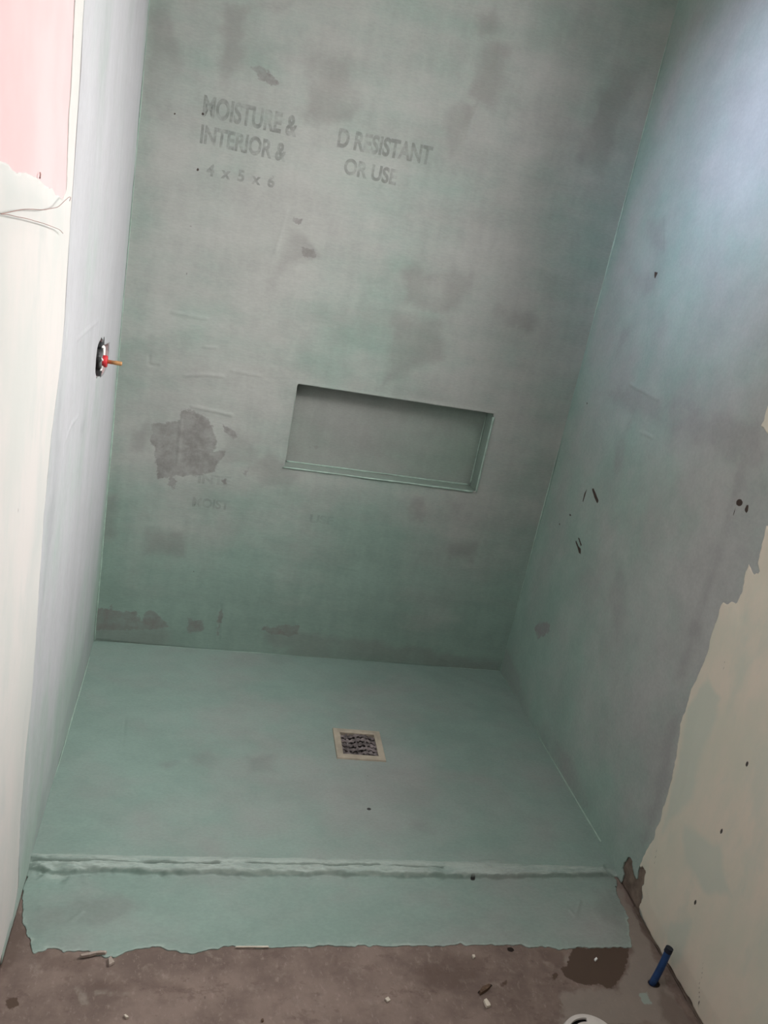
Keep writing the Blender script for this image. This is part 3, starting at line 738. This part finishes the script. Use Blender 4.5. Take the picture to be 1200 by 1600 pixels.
from_bm('frame', bm, plain('cream_plastic', (.40, .35, .28), .55, .15, 25), drain)['label'] = 'cream plastic frame'
bm = bmesh.new(); add_box(bm, -i_, i_, -i_, i_, -.0085, -.0075)
from_bm('sump', bm, plain('grey_dirt', (.05, .043, .043), .9, .5, 40), drain)
bm = bmesh.new()                                           # wavy bars
for k in range(5):
    yb = -i_+(k+.5)*2*i_/5; n = 24; prev = None
    for j in range(n+1):
        x = -i_+2*i_*j/n; y = yb+.006*math.sin(x/i_*3.6+k*.25); hw = .0058+.0025*math.sin(j*1.7+k*2.1); z = .0015+.0012*math.sin(j*2.3+k)
        y0_, y1_ = max(y-hw, -i_), min(y+hw, i_)
        ring = [bm.verts.new(p) for p in ((x, y0_, z-.002), (x, y1_, z-.002), (x, y1_, z), (x, y0_, z))]
        if prev:
            for q in range(4): bm.faces.new((prev[q], prev[(q+1) % 4], ring[(q+1) % 4], ring[q]))
        prev = ring
for x in (-.03, -.005, .02): add_box(bm, x-.002, x+.002, -i_, i_, -.003, .0005)
bmesh.ops.recalc_face_normals(bm, faces=bm.faces)
from_bm('grate', bm, plain('dusty_grate', (.17, .145, .145), .8, .6, 40), drain)['label'] = 'dark dusty grate'

# ---- blue pipe stub
pb = hit((1019,1536), 2, 0.0)
pipe = empty('water_pipe', (pb[0], pb[1], 0), 'short blue pipe stub leaning up from the floor beside the right wall', 'pipe')
# tip: the point over the floor whose picture is the photographed tip, same distance from the wall
d = ray((1045.5,1483)); t_ = ((pb[1]+.006)-CAM[1])/d[1]; tip = CAM+t_*d
tip_l = Vector(tip-np.array([pb[0], pb[1], 0])); dirn = tip_l.normalized()
M_blue = plain('blue_plastic', (.022, .060, .17), .4, .2, 40)
def cyl(p0, p1, r0_, r1_, n=20, mid=6, bend=0.0):
    bm = bmesh.new(); P0 = Vector(p0); P1 = Vector(p1); z = (P1-P0).normalized(); a = z.orthogonal().normalized(); b = z.cross(a); prev = None
    for i in range(mid+1):
        t = i/mid; c = P0.lerp(P1, t)+Vector((-1, 0, 0))*bend*math.sin(math.pi*t); r = r0_+(r1_-r0_)*t
        ring = [bm.verts.new(c+(a*math.cos(2*math.pi*j/n)+b*math.sin(2*math.pi*j/n))*r) for j in range(n)]
        if prev:
            for j in range(n): bm.faces.new((prev[j], prev[(j+1) % n], ring[(j+1) % n], ring[j]))
        else: bm.faces.new(ring[::-1])
        prev = ring
    bm.faces.new(prev); bmesh.ops.recalc_face_normals(bm, faces=bm.faces); return bm
from_bm('tube', cyl((0, 0, -.004), tip_l, .0074, .0070, bend=-.002), M_blue, pipe, True)
from_bm('end_cap', cyl(tip_l-dirn*.007, tip_l+dirn*.003, .0080, .0076), plain('black_tape', (.012, .016, .028), .5), pipe)['label'] = 'dark taped end'

# ---- white flange at the bottom edge of the picture
ft = hit((908,1583), 2, .012)
FR = .058
flange = empty('toilet_flange', (ft[0], ft[1]-FR*.97, 0), 'round white plastic flange with curved slots set in the concrete floor', 'flange')
M_wpl = plain('white_plastic', (.62, .58, .55), .45, .06, 30)
bm = bmesh.new(); n = 96
def slot(q): 
    a = (q+.35) % (math.pi/2); return .25 < a < 1.15
rad = [.030, .0385, .0465, FR-.003, FR]
hgt = [.011, .0125, .0125, .0115, .002]
R_ = [[bm.verts.new((r*math.cos(2*math.pi*j/n), r*math.sin(2*math.pi*j/n), h)) for j in range(n)] for r, h in zip(rad, hgt)]
for i in range(4):
    for j in range(n):
        if i == 1 and slot(2*math.pi*(j+.5)/n): continue
        bm.faces.new((R_[i][j], R_[i+1][j], R_[i+1][(j+1) % n], R_[i][(j+1) % n]))
bmesh.ops.recalc_face_normals(bm, faces=bm.faces)
o = from_bm('ring', bm, M_wpl, flange); so = o.modifiers.new('solid', 'SOLIDIFY'); so.thickness = .004; so.offset = -1
bm = lathe([(.031, .001), (.031, .009), (.028, .012), (.010, .0125), (.002, .0125)]); from_bm('centre_cap', bm, M_wpl, flange, True)
bm = lathe([(FR-.006, .0016), (FR-.006, .0022)], 40); from_bm('under_plate', bm, M_dark, flange)

# ---- loose thread on the left wall, its shadow modelled as a lower strand
bm = bmesh.new()
def wallpt(q, h): p = hit(q, 0, 0.0); return (h, p[1], p[2])
import itertools
def smooth_pts(pts, hs, m=8):
    P = [Vector(wallpt(q, h)) for q, h in zip(pts, hs)]; out = []
    for i in range(len(P)-1):
        a, b, c, d_ = P[max(i-1, 0)], P[i], P[i+1], P[min(i+2, len(P)-1)]
        for k in range(m):
            t = k/m; out.append(.5*((2*b)+(c-a)*t+(2*a-5*b+4*c-d_)*t*t+(3*b-a-3*c+d_)*t**3))
    out.append(P[-1]); return out
tube(bm, smooth_pts([(97,312),(95,306),(91,305),(85,311),(76,320),(66,323),(52,325),(36,324),(20,324),(8,326),(-8,329),(-16,331),(-8,332),(0,333),(12,336),(28,339),(42,343),(56,347),(70,352),(82,357),(88,363)],
                    [.010,.013,.014,.013,.012,.011,.011,.011,.011,.011,.011,.010,.009,.009,.009,.009,.009,.009,.009,.009,.009]), .00045, 6)
tag(from_bm('thread', bm, plain('brown_thread', (.30, .20, .18), .8), None, True), 'thin dark loose thread clinging to the left wall below the pink board, with its shadow modelled as a lower strand', 'thread')
bm = bmesh.new()
tube(bm, smooth_pts([(60,269),(59,272),(58.5,276),(59.5,278)], [.002,.003,.003,.002]), .0009, 6)
tag(from_bm('thread', bm, bpy.data.materials['brown_thread'], None, True), 'tiny short dark fibre stuck on the pink board above the long thread', 'thread')

# ---- debris on the concrete
def chip(name, outline_px, th, mat, label, cat, grp, lift=.0, tilt=0.0):
    P = PF(outline_px); c = P.mean(0); bm = bmesh.new(); z0 = .0005
    lo, hi = [], []
    for (u, v) in P:
        j = random.uniform(-.15, .15)*th
        lo.append(bm.verts.new((u-c[0], -(v-c[1]), z0+lift+tilt*(u-c[0]))))
        hi.append(bm.verts.new(((u-c[0])*.94, -(v-c[1])*.94, z0+lift+th+j+tilt*(u-c[0]))))
    n = len(P)
    bm.faces.new(lo); bm.faces.new(hi)
    for i in range(n): bm.faces.new((lo[i], lo[(i+1) % n], hi[(i+1) % n], hi[i]))
    bmesh.ops.recalc_face_normals(bm, faces=bm.faces)
    o = from_bm(name, bm, mat); o.location = (c[0], -c[1], 0); return tag(o, label, cat, grp)
M_flk = plain('plaster_flake', (.36, .30, .26), .85, .2, 80)
M_wht = plain('white_chip', (.62, .56, .48), .8, .1, 80)
M_wood = plain('brown_chip', (.12, .075, .05), .85, .3, 80)
G = 'debris chips on the concrete floor'
chip('plaster_chip', [(124,1496),(133,1493),(148,1491),(158,1489),(167,1490),(165,1493),(150,1494),(140,1497),(126,1499)], .005, M_flk, 'long thin plaster flake by the left end of the coated floor edge', 'chip', G, .002)
chip('plaster_chip', [(169,1500),(173,1497),(179,1506),(170,1511)], .005, M_flk, 'small triangular plaster flake just right of the long thin flake', 'chip', G)
chip('plaster_chip', [(193,1588),(196,1587),(201,1592),(197,1593)], .004, M_wht, 'small white chip on the concrete at the bottom left', 'chip', G)
chip('plaster_chip', [(755,1565),(759,1563),(765,1570),(766,1574),(760,1576),(757,1571)], .005, M_wht, 'pale rounded chip just below the dark brown sliver', 'chip', G)
chip('plaster_chip', [(737,1494),(741,1494),(742,1497),(739,1499)], .004, M_wht, 'white speck near the coated edge above the dark brown sliver', 'chip', G)
chip('plaster_chip', [(601,1562),(606,1559),(610,1564),(605,1567)], .003, M_wht, 'pale crumb on open concrete left of the dark brown sliver', 'chip', G)
chip('plaster_chip', [(928,1500),(931,1498),(933,1501),(930,1503)], .004, plain('bright_chip', (.85, .85, .83), .7), 'bright white speck lying on the dark brown patch', 'chip', G)
chip('wood_chip', [(748,1552),(752,1546),(763,1541),(766,1544),(760,1550),(750,1556)], .007, M_wood, 'dark brown sliver lying on the concrete', 'chip', G)
chip('plaster_chip', [(408,1594),(411,1593),(412,1597),(409,1598)], .003, M_wood, 'dark crumb at the bottom edge left of the centre', 'chip', G)
# long pale lath slivers along the coated edge
chip('plaster_chip', [(367,1481),(420,1481),(421,1482.5),(367,1482.5)], .003, M_wht, 'thin pale straight sliver along the coated edge', 'chip', G, .0015)
